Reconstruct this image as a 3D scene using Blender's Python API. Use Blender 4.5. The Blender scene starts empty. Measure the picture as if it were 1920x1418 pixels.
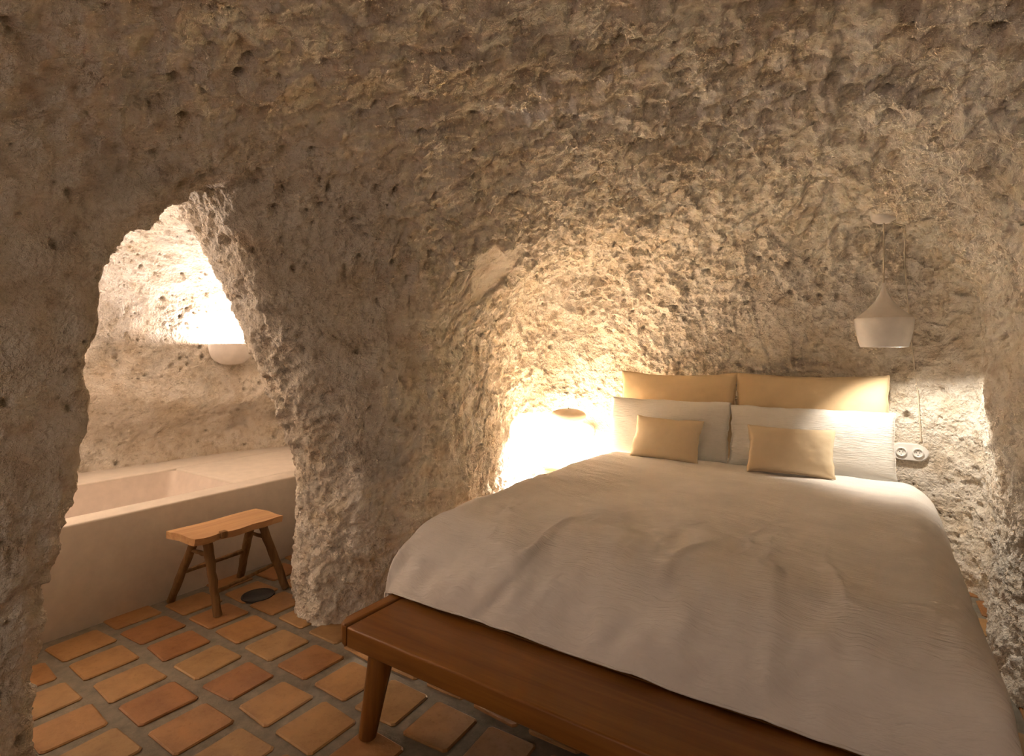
import bpy, bmesh, math, random
import numpy as np
from mathutils import Vector, Matrix
from mathutils.bvhtree import BVHTree

random.seed(7)
SC = bpy.context.scene
COL = SC.collection

# ------------------------------------------------------------------ camera
H = 1.45                       # eye height
F_PX = 1027.0                  # focal length in pixels of the 1920 wide frame
YAW = math.radians(33.5)       # the bed axis (+Y) lies this far to the right of the view axis
cam_d = bpy.data.cameras.new('camera')
cam_d.sensor_width = 36.0
cam_d.lens = 36.0 * F_PX / 1920.0
cam_d.shift_y = -54.0 / 1920.0
cam_d.clip_start = 0.02
cam = bpy.data.objects.new('camera', cam_d)
COL.objects.link(cam)
cam.location = (0, 0, H)
cam.rotation_euler = (math.pi / 2, 0, YAW)
SC.camera = cam

# ------------------------------------------------------------------ world and exposure
w = bpy.data.worlds.new('world')
SC.world = w
w.use_nodes = True
bg = w.node_tree.nodes['Background']
bg.inputs[0].default_value = (1.0, 0.78, 0.62, 1)
bg.inputs[1].default_value = 0.40
SC.view_settings.view_transform = 'Standard'
SC.view_settings.look = 'None'
SC.view_settings.gamma = 1.0
SC.view_settings.use_curve_mapping = False
SC.view_settings.exposure = 1.30
SC.cycles.max_bounces = 5
SC.cycles.diffuse_bounces = 4
SC.cycles.glossy_bounces = 2
SC.cycles.transmission_bounces = 2
SC.cycles.caustics_reflective = False
SC.cycles.caustics_refractive = False
SC.cycles.use_adaptive_sampling = True
SC.cycles.adaptive_threshold = 0.08
SC.cycles.time_limit = 1050
SC.cycles.sample_clamp_indirect = 20.0
SC.cycles.use_denoising = True
SC.cycles.denoising_prefilter = 'NONE'

PENDANT_W, TABLE_W, SCONCE_W = 16.0, 215.0, 18.0
WARM = (1.0, 0.91, 0.79)
WARM_PENDANT = (1.0, 0.90, 0.76)
WARM_BATH = (1.0, 0.85, 0.76)


# ------------------------------------------------------------------ small helpers
def mat(name):
    m = bpy.data.materials.new(name)
    m.use_nodes = True
    nt = m.node_tree
    return m, nt, nt.nodes['Principled BSDF'], nt.nodes, nt.links


def noise_node(nt, scale, detail=4, rough=0.6, vec=None, dist=0.0):
    n = nt.nodes.new('ShaderNodeTexNoise')
    n.inputs['Scale'].default_value = scale
    n.inputs['Detail'].default_value = detail
    n.inputs['Roughness'].default_value = rough
    n.inputs['Distortion'].default_value = dist
    if vec is not None:
        nt.links.new(vec, n.inputs['Vector'])
    return n


def ramp_node(nt, fac, stops):
    r = nt.nodes.new('ShaderNodeValToRGB')
    el = r.color_ramp.elements
    while len(el) < len(stops):
        el.new(0.5)
    for e, (p, c) in zip(el, stops):
        e.position = p
        e.color = (c[0], c[1], c[2], 1)
    nt.links.new(fac, r.inputs[0])
    return r


def mix_node(nt, fac, a, b, blend='MIX'):
    m = nt.nodes.new('ShaderNodeMix')
    m.data_type = 'RGBA'
    m.blend_type = blend
    for sock, v in ((m.inputs['Factor'], fac), (m.inputs['A'], a), (m.inputs['B'], b)):
        if hasattr(v, 'is_output'):
            nt.links.new(v, sock)
        elif isinstance(v, (int, float)):
            sock.default_value = v
        else:
            sock.default_value = (v[0], v[1], v[2], 1)
    return m.outputs['Result']


def coords(nt, mapping=(1, 1, 1)):
    tc = nt.nodes.new('ShaderNodeTexCoord')
    mp = nt.nodes.new('ShaderNodeMapping')
    mp.inputs['Scale'].default_value = mapping
    nt.links.new(tc.outputs['Object'], mp.inputs[0])
    return mp.outputs[0]


def bump_node(nt, bsdf, height, strength, dist):
    b = nt.nodes.new('ShaderNodeBump')
    b.inputs['Strength'].default_value = strength
    b.inputs['Distance'].default_value = dist
    nt.links.new(height, b.inputs['Height'])
    nt.links.new(b.outputs[0], bsdf.inputs['Normal'])
    return b


def mesh_from(name, verts, faces, smooth=True):
    me = bpy.data.meshes.new(name)
    me.from_pydata([tuple(v) for v in verts], [], [tuple(f) for f in faces])
    if smooth:
        me.polygons.foreach_set('use_smooth', [True] * len(me.polygons))
    me.update()
    return me


def link(name, me, material=None, parent=None):
    o = bpy.data.objects.new(name, me)
    COL.objects.link(o)
    if material is not None and me is not None and len(me.materials) == 0:
        me.materials.append(material)
    if parent is not None:
        o.parent = parent
    return o


def empty(name, loc=(0, 0, 0), rz=0.0):
    o = bpy.data.objects.new(name, None)
    o.empty_display_size = 0.1
    COL.objects.link(o)
    o.location = loc
    o.rotation_euler = (0, 0, rz)
    return o


def tag(o, label, cat, group=None, kind=None):
    o['label'] = label
    o['category'] = cat
    if group:
        o['group'] = group
    if kind:
        o['kind'] = kind
    return o


def bm_mesh(bm, name, smooth=True, angle=None):
    me = bpy.data.meshes.new(name)
    bmesh.ops.recalc_face_normals(bm, faces=bm.faces)
    bm.to_mesh(me)
    bm.free()
    me.polygons.foreach_set('use_smooth', [smooth] * len(me.polygons))
    if smooth and angle:
        me.set_sharp_from_angle(angle=math.radians(angle))
    return me


def box_mesh(name, lo, hi, bevel=0.0, seg=2, cuts=0):
    bm = bmesh.new()
    bmesh.ops.create_cube(bm, size=1.0)
    lo, hi = Vector(lo), Vector(hi)
    for v in bm.verts:
        v.co = Vector([lo[i] + (v.co[i] + 0.5) * (hi[i] - lo[i]) for i in range(3)])
    if bevel > 0:
        bmesh.ops.bevel(bm, geom=list(bm.edges), offset=bevel, segments=seg, affect='EDGES', profile=0.5)
    return bm_mesh(bm, name, True, 40)


def lathe_mesh(name, prof, n=48, a0=0.0, a1=2 * math.pi, solid=0.0):
    """profile [(r, z)] turned about z."""
    full = abs(a1 - a0 - 2 * math.pi) < 1e-6
    m = n if full else n + 1
    vs, fs = [], []
    for (r, z) in prof:
        for k in range(m):
            a = a0 + (a1 - a0) * k / n
            vs.append((r * math.cos(a), r * math.sin(a), z))
    for i in range(len(prof) - 1):
        for k in range(n):
            k2 = (k + 1) % m
            fs.append((i * m + k, i * m + k2, (i + 1) * m + k2, (i + 1) * m + k))
    bm = bmesh.new()
    bv = [bm.verts.new(v) for v in vs]
    for f in fs:
        try:
            bm.faces.new([bv[i] for i in f])
        except ValueError:
            pass
    bmesh.ops.remove_doubles(bm, verts=bm.verts, dist=1e-5)
    return bm_mesh(bm, name, True, 45)


def tube_mesh(name, pts, radii, n=12, caps=True, wob=0.0, seed=0):
    rnd = random.Random(seed)
    pts = [Vector(p) for p in pts]
    if isinstance(radii, (int, float)):
        radii = [radii] * len(pts)
    vs, fs = [], []
    up = Vector((0, 0, 1))
    prev = None
    for i, p in enumerate(pts):
        t = (pts[min(i + 1, len(pts) - 1)] - pts[max(i - 1, 0)]).normalized()
        if prev is None:
            ref = up if abs(t.dot(up)) < 0.95 else Vector((1, 0, 0))
            u = t.cross(ref).normalized()
        else:
            u = (prev - t * prev.dot(t)).normalized()
        prev = u
        v = t.cross(u)
        for k in range(n):
            a = 2 * math.pi * k / n
            r = radii[i] * (1 + wob * (rnd.random() - 0.5))
            vs.append(p + (u * math.cos(a) + v * math.sin(a)) * r)
    for i in range(len(pts) - 1):
        for k in range(n):
            k2 = (k + 1) % n
            fs.append((i * n + k, i * n + k2, (i + 1) * n + k2, (i + 1) * n + k))
    if caps:
        fs.append(tuple(range(n - 1, -1, -1)))
        fs.append(tuple(range((len(pts) - 1) * n, len(pts) * n)))
    me = mesh_from(name, vs, fs)
    me.set_sharp_from_angle(angle=math.radians(50))
    return me


# ------------------------------------------------------------------ numpy noise
def _hash(ix, iy, iz, s):
    h = (ix.astype(np.uint32) * np.uint32(374761393) + iy.astype(np.uint32) * np.uint32(668265263)
         + iz.astype(np.uint32) * np.uint32(2147483647 & 1274126177) + np.uint32((s * 974711 + 12345) & 0xffffffff))
    h ^= h >> np.uint32(13)
    h *= np.uint32(1274126177)
    h ^= h >> np.uint32(16)
    h *= np.uint32(2246822519)
    h ^= h >> np.uint32(15)
    return h


def _unit(h):
    return (h & np.uint32(0xffffff)).astype(np.float32) / np.float32(0xffffff)


def vnoise(p, s=0):
    """smooth value noise in [-1, 1]; p is (n, 3)"""
    f = np.floor(p)
    i = f.astype(np.int32)
    t = (p - f).astype(np.float32)
    t = t * t * t * (t * (t * 6 - 15) + 10)
    out = np.zeros(len(p), np.float32)
    for dx in (0, 1):
        wx = t[:, 0] if dx else 1 - t[:, 0]
        for dy in (0, 1):
            wy = t[:, 1] if dy else 1 - t[:, 1]
            for dz in (0, 1):
                wz = t[:, 2] if dz else 1 - t[:, 2]
                out += wx * wy * wz * _unit(_hash(i[:, 0] + dx, i[:, 1] + dy, i[:, 2] + dz, s))
    return out * 2 - 1


ROT = np.array([[0.36, 0.48, -0.8], [-0.8, 0.6, 0.0], [0.48, 0.64, 0.6]], np.float32)


def fbm(p, octaves=4, s=0, gain=0.5):
    a, out, tot = 1.0, np.zeros(len(p), np.float32), 0.0
    q = p
    for o in range(octaves):
        out += a * vnoise(q, s + o)
        tot += a
        a *= gain
        q = (q @ ROT.T) * 2.03 + 3.7
    return out / tot


def ridged(p, octaves=3, s=0):
    a, out, tot = 1.0, np.zeros(len(p), np.float32), 0.0
    q = p
    for o in range(octaves):
        out += a * (1 - 2.2 * np.abs(vnoise(q, s + o)))
        tot += a
        a *= 0.5
        q = (q @ ROT.T) * 2.1 + 1.3
    return out / tot


def worley(p, s=0):
    """distance to the nearest feature point and that point's random number"""
    f = np.floor(p - 0.5)
    i = f.astype(np.int32)
    t = (p - f).astype(np.float32)
    best = np.full(len(p), 9.0, np.float32)
    rid = np.zeros(len(p), np.float32)
    for dx in (0, 1):
        for dy in (0, 1):
            for dz in (0, 1):
                h = _hash(i[:, 0] + dx, i[:, 1] + dy, i[:, 2] + dz, s)
                jx = (h & np.uint32(1023)).astype(np.float32) / 1023
                jy = ((h >> np.uint32(10)) & np.uint32(1023)).astype(np.float32) / 1023
                jz = ((h >> np.uint32(20)) & np.uint32(1023)).astype(np.float32) / 1023
                d = (dx + 0.12 + 0.76 * jx - t[:, 0]) ** 2 + (dy + 0.12 + 0.76 * jy - t[:, 1]) ** 2 + (dz + 0.12 + 0.76 * jz - t[:, 2]) ** 2
                m = d < best
                best = np.where(m, d, best)
                rid = np.where(m, jx * 0.7 + jy * 0.3, rid)
    return np.sqrt(best), rid


def sstep(a, b, x):
    t = np.clip((x - a) / (b - a), 0, 1)
    return t * t * (3 - 2 * t)


# ------------------------------------------------------------------ the cave, carved as one field
VOX = 0.0315
GX = np.arange(-5.15, 1.35, VOX, dtype=np.float32)
GY = np.arange(-2.6, 4.85, VOX, dtype=np.float32)
GZ = np.arange(-0.13, 2.85, VOX, dtype=np.float32)


def poly_sdf(poly, xs, ys):
    X, Y = np.meshgrid(xs, ys, indexing='ij')
    d = np.full(X.shape, 1e9, np.float32)
    inside = np.zeros(X.shape, bool)
    n = len(poly)
    for i in range(n):
        ax, ay = poly[i]
        bx, by = poly[(i + 1) % n]
        ex, ey = bx - ax, by - ay
        t = np.clip(((X - ax) * ex + (Y - ay) * ey) / (ex * ex + ey * ey), 0, 1)
        d = np.minimum(d, (X - ax - t * ex) ** 2 + (Y - ay - t * ey) ** 2)
        c = ((ay > Y) != (by > Y))
        with np.errstate(divide='ignore', invalid='ignore'):
            c &= X < (ex * (Y - ay) / (ey if ey != 0 else 1e-9) + ax)
        inside ^= c
    d = np.sqrt(d)
    return np.where(inside, -d, d).astype(np.float32)


def blur2(a, k):
    for _ in range(k):
        for ax in (0, 1):
            p = np.concatenate([np.take(a, [0], ax), a, np.take(a, [-1], ax)], ax)
            n = a.shape[ax]
            a = (np.take(p, range(0, n), ax) + 2 * np.take(p, range(1, n + 1), ax) + np.take(p, range(2, n + 2), ax)) / 4
    return a


def smin(a, b, k):
    h = np.clip(0.5 + 0.5 * (b - a) / k, 0, 1)
    return b + (a - b) * h - k * h * (1 - h)


def room(d2, h, r):
    """footprint distance d2 (x, y, 1), vault height h, rounding radius r"""
    qx = d2 + r
    qz = GZ[None, None, :] - h + r
    return np.minimum(np.maximum(qx, qz), 0) + np.sqrt(np.maximum(qx, 0) ** 2 + np.maximum(qz, 0) ** 2) - r


MAIN = [(-2.36, -3.2), (-2.34, -0.3), (-2.38, 0.5), (-2.42, 1.0), (-2.44, 1.55), (-2.30, 1.86), (-2.16, 2.10), (-2.12, 2.5),
        (-2.20, 3.0), (-2.38, 3.5), (-2.52, 3.95), (-2.44, 4.32), (-2.05, 4.44), (-1.2, 4.42), (-0.3, 4.44), (0.35, 4.44),
        (0.57, 4.20), (0.55, 3.85), (0.49, 3.4), (0.60, 2.6), (0.98, 1.2), (1.02, -3.2)]
BATH = [(-3.05, -0.7), (-4.86, -0.7), (-4.84, 1.0), (-4.78, 1.6), (-4.74, 2.2), (-4.70, 2.6), (-4.5, 3.15), (-3.95, 3.4),
        (-3.35, 3.15), (-3.15, 2.5), (-3.05, 2.2)]
gx, gy = GX[:, None], GY[None, :]
dm = blur2(poly_sdf(MAIN, GX, GY), 10)
db = blur2(poly_sdf(BATH, GX, GY), 10)
z3 = GZ[None, None, :]
# vault heights: highest over the middle of the room, lower over the bed head
hm = 2.48 - 0.18 * sstep(1.6, 3.9, gy) - 0.10 * sstep(0.0, -1.9, gx) * sstep(1.2, 2.6, gy) + 0 * gx
# walls belly out and undercut a little on their way up
belly = 0.05 * np.sin(z3 * 2.4 + gx[..., None] * 1.3 + gy[..., None] * 1.1)
belly = belly + 0.09 * sstep(0.55, 0.0, z3) * sstep(-0.2, 0.4, gx[..., None])
sd_main = room(dm[..., None] + belly, hm[..., None], 0.85)
bulge = 0.10 * np.exp(-((z3 - 1.12 - 0.12 * np.sin(gy[..., None] * 2.0)) / 0.17) ** 2) - 0.05 * np.exp(-((z3 - 0.75) / 0.14) ** 2)
sd_bath = room(db[..., None] + bulge, np.float32(2.42), 0.75)
# the arched passage between them
zl = np.interp(GZ, [0.0, 0.43, 0.9, 1.2, 1.47, 1.76, 1.91, 2.03, 2.2, 2.4], [0.67, 0.715, 0.775, 0.79, 0.80, 0.85, 0.95, 1.07, 1.34, 1.75]).astype(np.float32)
lean = np.interp(GZ, [0.0, 0.8, 1.2, 1.64, 1.98, 2.2, 2.5], [-0.08, -0.10, 0.09, 0.32, 0.52, 0.68, 1.1]).astype(np.float32)
y0 = np.interp(GX, [-3.6, -3.3, -3.15, -3.0, -2.8, -2.6, -2.45, -2.3], [2.6, 2.36, 2.22, 2.07, 1.88, 1.77, 1.78, 1.86]).astype(np.float32)
lean_x = np.interp(GX, [-3.0, -2.3], [1.0, 0.62]).astype(np.float32)
open_l = np.interp(GX, [-3.4, -2.62, -2.5], [1.5, 0.16, 0.0]).astype(np.float32)
yl3 = zl[None, None, :] - open_l[:, None, None]
yr3 = y0[:, None, None] - lean[None, None, :] * lean_x[:, None, None]
sd_pass = np.maximum(np.maximum(yl3 - gy[..., None], gy[..., None] - yr3) * 0.85,
                     np.maximum(-3.7 - gx[..., None], gx[..., None] + 2.15))
field = smin(sd_bath, sd_pass, 0.10)
field = smin(field, sd_main, 0.07)
del sd_main, sd_bath, sd_pass
# hacked, uneven walls
near = np.abs(field) < 0.16
ni = np.argwhere(near).astype(np.float32) * VOX
field[near] += 0.020 * fbm(ni * 3.3, 2, 5) + 0.030 * fbm(ni * 8.5, 3, 8, 0.6)
del near, ni


def surface_nets(f):
    nx, ny, nz = f.shape
    inside = f < 0
    c = [f[dx:nx - 1 + dx, dy:ny - 1 + dy, dz:nz - 1 + dz] for dx in (0, 1) for dy in (0, 1) for dz in (0, 1)]
    cnt = np.zeros((nx - 1, ny - 1, nz - 1), np.int8)
    for a in c:
        cnt += (a < 0)
    act = (cnt > 0) & (cnt < 8)
    idx = np.full(act.shape, -1, np.int64)
    ii = np.argwhere(act)
    idx[act] = np.arange(len(ii))
    vals = np.stack([a[act] for a in c], 1)
    off = np.array([(dx, dy, dz) for dx in (0, 1) for dy in (0, 1) for dz in (0, 1)], np.float32)
    acc = np.zeros((len(ii), 3), np.float32)
    num = np.zeros(len(ii), np.float32)
    for a in range(8):
        for b in range(a + 1, 8):
            if abs(off[a] - off[b]).sum() != 1:
                continue
            va, vb = vals[:, a], vals[:, b]
            m = (va < 0) != (vb < 0)
            t = np.where(m, va / np.where(m, va - vb, 1), 0)
            acc += np.where(m[:, None], off[a] + t[:, None] * (off[b] - off[a]), 0)
            num += m
    pos = ii + acc / num[:, None]
    pos = np.stack([GX[0] + pos[:, 0] * VOX, GY[0] + pos[:, 1] * VOX, GZ[0] + pos[:, 2] * VOX], 1)
    quads = []
    # normals point into the air (field < 0)
    for ax in range(3):
        s0 = [slice(1, -1)] * 3
        s1 = [slice(1, -1)] * 3
        s0[ax] = slice(0, f.shape[ax] - 1)
        s1[ax] = slice(1, f.shape[ax])
        A, B = inside[tuple(s0)], inside[tuple(s1)]
        e = np.argwhere(A != B)
        dirn = A[A != B]
        base = e.copy()
        for k in range(3):
            if k != ax:
                base[:, k] += 1
        u, v = [(1, 2), (2, 0), (0, 1)][ax]
        du = np.zeros(3, int); du[u] = 1
        dv = np.zeros(3, int); dv[v] = 1
        g = lambda o: idx[tuple((base - o).T)]
        q = np.stack([g(0 * du), g(du), g(du + dv), g(dv)], 1)
        q[dirn] = q[dirn][:, ::-1]
        quads.append(q)
    q = np.concatenate(quads)
    return pos, q[(q >= 0).all(1)]


cv, cf = surface_nets(field)
del field
# the side of the cave behind the camera stays coarse
fc = cv[cf].mean(1)
depth = -math.sin(YAW) * fc[:, 0] + math.cos(YAW) * fc[:, 1]
side = math.cos(YAW) * fc[:, 0] + math.sin(YAW) * fc[:, 1]
front = (depth > 0.05) & (np.abs(side) < 1.12 * depth + 0.35) & (fc[:, 2] - H < 0.78 * depth + 0.35)


def quick_mesh(name, v, f):
    me = bpy.data.meshes.new(name)
    me.vertices.add(len(v))
    me.vertices.foreach_set('co', np.ascontiguousarray(v, np.float32).ravel())
    me.loops.add(f.size)
    me.loops.foreach_set('vertex_index', np.ascontiguousarray(f, np.int32).ravel())
    me.polygons.add(len(f))
    me.polygons.foreach_set('loop_start', np.arange(0, f.size, f.shape[1], dtype=np.int32))
    me.polygons.foreach_set('use_smooth', np.ones(len(f), bool))
    me.update(calc_edges=True)
    return me


def compact(v, f):
    used = np.unique(f)
    mp = np.full(len(v), -1, np.int64)
    mp[used] = np.arange(len(used))
    return v[used], mp[f], used


def subdivided(v, f, levels):
    me = quick_mesh('tmp', v, f)
    o = bpy.data.objects.new('tmp', me)
    COL.objects.link(o)
    md = o.modifiers.new('s', 'SUBSURF')
    md.levels = md.render_levels = levels
    md.boundary_smooth = 'PRESERVE_CORNERS'
    dg = bpy.context.evaluated_depsgraph_get()
    ev = o.evaluated_get(dg)
    em = ev.to_mesh()
    co = np.empty(len(em.vertices) * 3, np.float32)
    em.vertices.foreach_get('co', co)
    no = np.empty(len(em.vertices) * 3, np.float32)
    em.vertices.foreach_get('normal', no)
    fi = np.empty(len(em.loops), np.int32)
    em.loops.foreach_get('vertex_index', fi)
    ev.to_mesh_clear()
    bpy.data.objects.remove(o)
    bpy.data.meshes.remove(me)
    return co.reshape(-1, 3), no.reshape(-1, 3), fi.reshape(-1, 4)


# places where the rock was plastered smooth: (x, y, z, radius)
SMOOTH = [(0.19, 4.42, 0.78, 0.16), (-2.13, 4.42, 0.74, 0.17), (0.05, 3.86, 2.22, 0.10)]
# flat grey-green patch where a slab has come away above the bedside corner
PATCH_C = np.array([-2.16, 2.88, 2.00], np.float32)


def displace(p, n):
    """carved, pitted and flaking lime-washed rock: returns displaced points and (stain, grey, pale) weights"""
    warp = np.stack([vnoise(p * 4.1, 11), vnoise(p * 4.1, 12), vnoise(p * 4.1, 13)], 1) * 0.022
    warp2 = np.stack([vnoise(p * 21, 14), vnoise(p * 21, 15), vnoise(p * 21, 16)], 1) * 0.008
    q = p + warp + warp2
    rough = np.clip(0.85 + 0.9 * fbm(p * 1.6 + 9, 2, 31), 0.3, 1.6)
    rough = np.maximum(rough, 1.0 * sstep(1.1, 1.7, p[:, 1]))
    ceil_w = sstep(-0.1, -0.7, n[:, 2]) * sstep(-3.1, -2.6, p[:, 0])
    rough = rough + ceil_w * np.maximum(0, 0.95 - rough)
    rough = rough * (0.62 + 0.38 * sstep(-3.4, -3.0, p[:, 0]))
    # pick marks: concave scallops meeting in sharp rims, of several sizes
    a, ra = worley(q * 8.0, 41)
    d = (0.026 + 0.034 * ceil_w) * rough * (a * a - 0.35) * (0.35 + 1.3 * ra)
    b, rb = worley(q * 17.0 + 3, 43)
    d += (0.018 + 0.020 * ceil_w) * rough * (b * b - 0.35) * (0.3 + 1.4 * rb)
    c, rc = worley(q * 36.0 + 7, 45)
    d += 0.011 * rough * (c * c - 0.35) * (0.3 + 1.4 * rc)
    # crumbly relief
    d += 0.013 * rough * fbm(q * 26.0, 3, 50, 0.75)
    # some of the marks go deep
    hole = sstep(0.36, 0.16, b) * (rb > 0.80 - 0.08 * ceil_w)
    d -= 0.030 * hole
    chip = sstep(0.34, 0.15, c) * (rc > 0.82)
    d -= 0.014 * chip
    # plastered spots
    sm = np.zeros(len(p), np.float32)
    for (x, y, z, r) in SMOOTH:
        dd = np.sqrt(((p - np.array([x, y, z], np.float32)) ** 2).sum(1))
        sm = np.maximum(sm, sstep(r * 1.5, r * 0.8, dd))
    e = p - PATCH_C
    pd = np.sqrt((e[:, 1] / 0.20) ** 2 + (e[:, 2] / 0.25) ** 2 + (e[:, 0] / 0.35) ** 2) + 0.22 * fbm(p * 9.0, 3, 81)
    patch = sstep(1.04, 0.96, pd)
    d = d * (1 - sm) * (1 - 0.9 * patch) - 0.022 * patch
    speck = sstep(-0.42, -0.16, fbm(p * 30.0, 3, 99, 0.65))
    stain = sstep(0.05, 0.45, fbm(p * 2.3 + 5, 4, 90, 0.6))
    grey = np.maximum(sstep(0.18, 0.5, fbm(p * 3.4 - 7, 4, 95, 0.6)), patch)
    return p + n * d[:, None], np.stack([stain, grey, speck], 1)


fv, ff, _ = compact(cv, cf[front])
pv, pn, pf = subdivided(fv, ff, 2)
shell_v, shell_w = displace(pv, pn)
sfc = shell_v[pf].mean(1)
e1 = shell_v[pf[:, 2]] - shell_v[pf[:, 0]]
e2 = shell_v[pf[:, 3]] - shell_v[pf[:, 1]]
fn = np.cross(e1, e2)
ln = np.linalg.norm(fn, axis=1)
fn /= np.maximum(ln, 1e-12)[:, None]
base_n = pn[pf].mean(1)
vn = np.zeros_like(shell_v)
for k in range(4):
    for ax in range(3):
        vn[:, ax] += np.bincount(pf[:, k], fn[:, ax] * ln, len(shell_v)).astype(np.float32)
vn /= np.maximum(np.linalg.norm(vn, axis=1), 1e-12)[:, None]

# ------------------------------------------------------------------ rock material
rock, nt, bs, N, L = mat('lime_washed_rock')
vec = coords(nt)
at = N.new('ShaderNodeAttribute')
at.attribute_name = 'rock'
sep = N.new('ShaderNodeSeparateColor')
L.new(at.outputs['Color'], sep.inputs[0])
n1 = noise_node(nt, 7.0, 2, 0.65, vec)
c1 = ramp_node(nt, n1.outputs[0], [(0.30, (0.74, 0.63, 0.50)), (0.5, (0.86, 0.775, 0.665)), (0.7, (0.90, 0.83, 0.74))]).outputs[0]
m1 = N.new('ShaderNodeMath'); m1.operation = 'MULTIPLY'; m1.inputs[1].default_value = 0.27
L.new(sep.outputs[0], m1.inputs[0])
c2 = mix_node(nt, m1.outputs[0], c1, (0.74, 0.56, 0.32))
m2 = N.new('ShaderNodeMath'); m2.operation = 'MULTIPLY'; m2.inputs[1].default_value = 0.42
L.new(sep.outputs[1], m2.inputs[0])
c3 = mix_node(nt, m2.outputs[0], c2, (0.50, 0.46, 0.41))
sp = ramp_node(nt, sep.outputs[2], [(0.0, (0.62, 0.55, 0.46)), (1.0, (1, 1, 1))]).outputs[0]
c4 = mix_node(nt, 0.42, c3, sp, 'MULTIPLY')
L.new(c4, bs.inputs['Base Color'])
bs.inputs['Roughness'].default_value = 0.92
bs.inputs['Specular IOR Level'].default_value = 0.15
nb = noise_node(nt, 75.0, 3, 0.72, vec)
vo = N.new('ShaderNodeTexVoronoi')
vo.inputs['Scale'].default_value = 58.0
vo.inputs['Detail'].default_value = 0.0
L.new(vec, vo.inputs['Vector'])
ad2 = N.new('ShaderNodeMath'); ad2.operation = 'MULTIPLY_ADD'; ad2.inputs[1].default_value = 0.45
L.new(vo.outputs['Distance'], ad2.inputs[0]); L.new(nb.outputs[0], ad2.inputs[2])
bump_node(nt, bs, ad2.outputs[0], 1.0, 0.018)

# ------------------------------------------------------------------ cut the shell into the room's surfaces
x_, y_, z_ = sfc.T
region = np.full(len(pf), 3)                                   # bed alcove's left wall and pillar
region[(y_ < 1.30) & (x_ < -1.2)] = 0                          # left wall with the arch
region[(y_ > 3.75) & (np.abs(base_n[:, 1]) > 0.5) & (x_ > -2.35)] = 1
region[(x_ > 0.3) & (np.abs(base_n[:, 0]) > 0.55)] = 2
region[(y_ > 3.9) & (x_ > -2.2) & (base_n[:, 2] > -0.6) & (region != 2)] = 1
region[(x_ > 0.2) & (region == 3)] = 2
region[(base_n[:, 2] < -0.62) & (x_ > -2.45)] = 4
region[(x_ < -3.18)] = 5
REG = [('wall_left', 'dark rough near rock wall with the jagged arch opening', 'wall'),
       ('wall_back', 'pitted cream rock wall behind the bed pillows', 'wall'),
       ('wall_right', 'rough rock wall curving down beside the far side of the bed', 'wall'),
       ('wall_center', 'bulging crumbly rock pillar between arch and bed', 'wall'),
       ('ceiling', 'scalloped pick-marked rock vault over the bedroom', 'ceiling'),
       ('wall_bath', 'bright rock wall beyond the arch around the bathtub', 'wall')]


def shell_object(name, faces, V, Nn, Wt, label, cat):
    used = np.unique(faces)
    mp = np.full(len(V), -1, np.int64)
    mp[used] = np.arange(len(used))
    me = quick_mesh(name, V[used], mp[faces])
    ca = me.attributes.new('rock', 'FLOAT_COLOR', 'POINT')
    ca.data.foreach_set('color', np.concatenate([Wt[used], np.ones((len(used), 1))], 1).astype(np.float32).ravel())
    o = link(name, me, rock)
    tag(o, label, cat, kind='structure')
    return o


for r, (nm, lb, ct) in enumerate(REG):
    fr = pf[region == r]
    if len(fr):
        shell_object(nm, fr, shell_v, vn, shell_w, lb, ct)
bv, bf, _ = compact(cv, cf[~front])
bv, bn, bf = subdivided(bv, bf, 1)
bv, bw = displace(bv, bn)
bme = quick_mesh('tmp2', bv, bf)
bn = np.empty(len(bv) * 3, np.float32)
bme.vertices.foreach_get('normal', bn)
bn = bn.reshape(-1, 3)
bpy.data.meshes.remove(bme)
shell_object('wall_front', bf, bv, bn, bw, 'rough rock walls of the cave near its entrance', 'wall')

tv_, tf_, _ = compact(shell_v, pf[(sfc[:, 1] > 3.3) & (sfc[:, 0] > -2.7) | (sfc[:, 0] < -4.0)])
TREE = BVHTree.FromPolygons(tv_.tolist(), tf_.tolist())


def hit(o, d):
    p, n_, i_, t_ = TREE.ray_cast(Vector(o), Vector(d).normalized(), 9.0)
    return p, n_


def pix_ray(u, v):
    """a ray from the eye through a picture point of the photograph, to find where things are fixed to the rock"""
    xc, zc, yc = (u - 960.0) / F_PX, 1.0, -(v - 655.0) / F_PX
    s, c = math.sin(YAW), math.cos(YAW)
    return Vector((c * xc - s * zc, s * xc + c * zc, yc)).normalized()


# ------------------------------------------------------------------ floor with terracotta tiles
grout, nt, bs, N, L = mat('cement_grout')
vec = coords(nt)
n1 = noise_node(nt, 18, 6, 0.7, vec)
L.new(ramp_node(nt, n1.outputs[0], [(0.3, (0.15, 0.125, 0.09)), (0.7, (0.27, 0.225, 0.165))]).outputs[0], bs.inputs['Base Color'])
bs.inputs['Roughness'].default_value = 0.85
bump_node(nt, bs, noise_node(nt, 90, 5, 0.7, vec).outputs[0], 0.4, 0.006)

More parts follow.
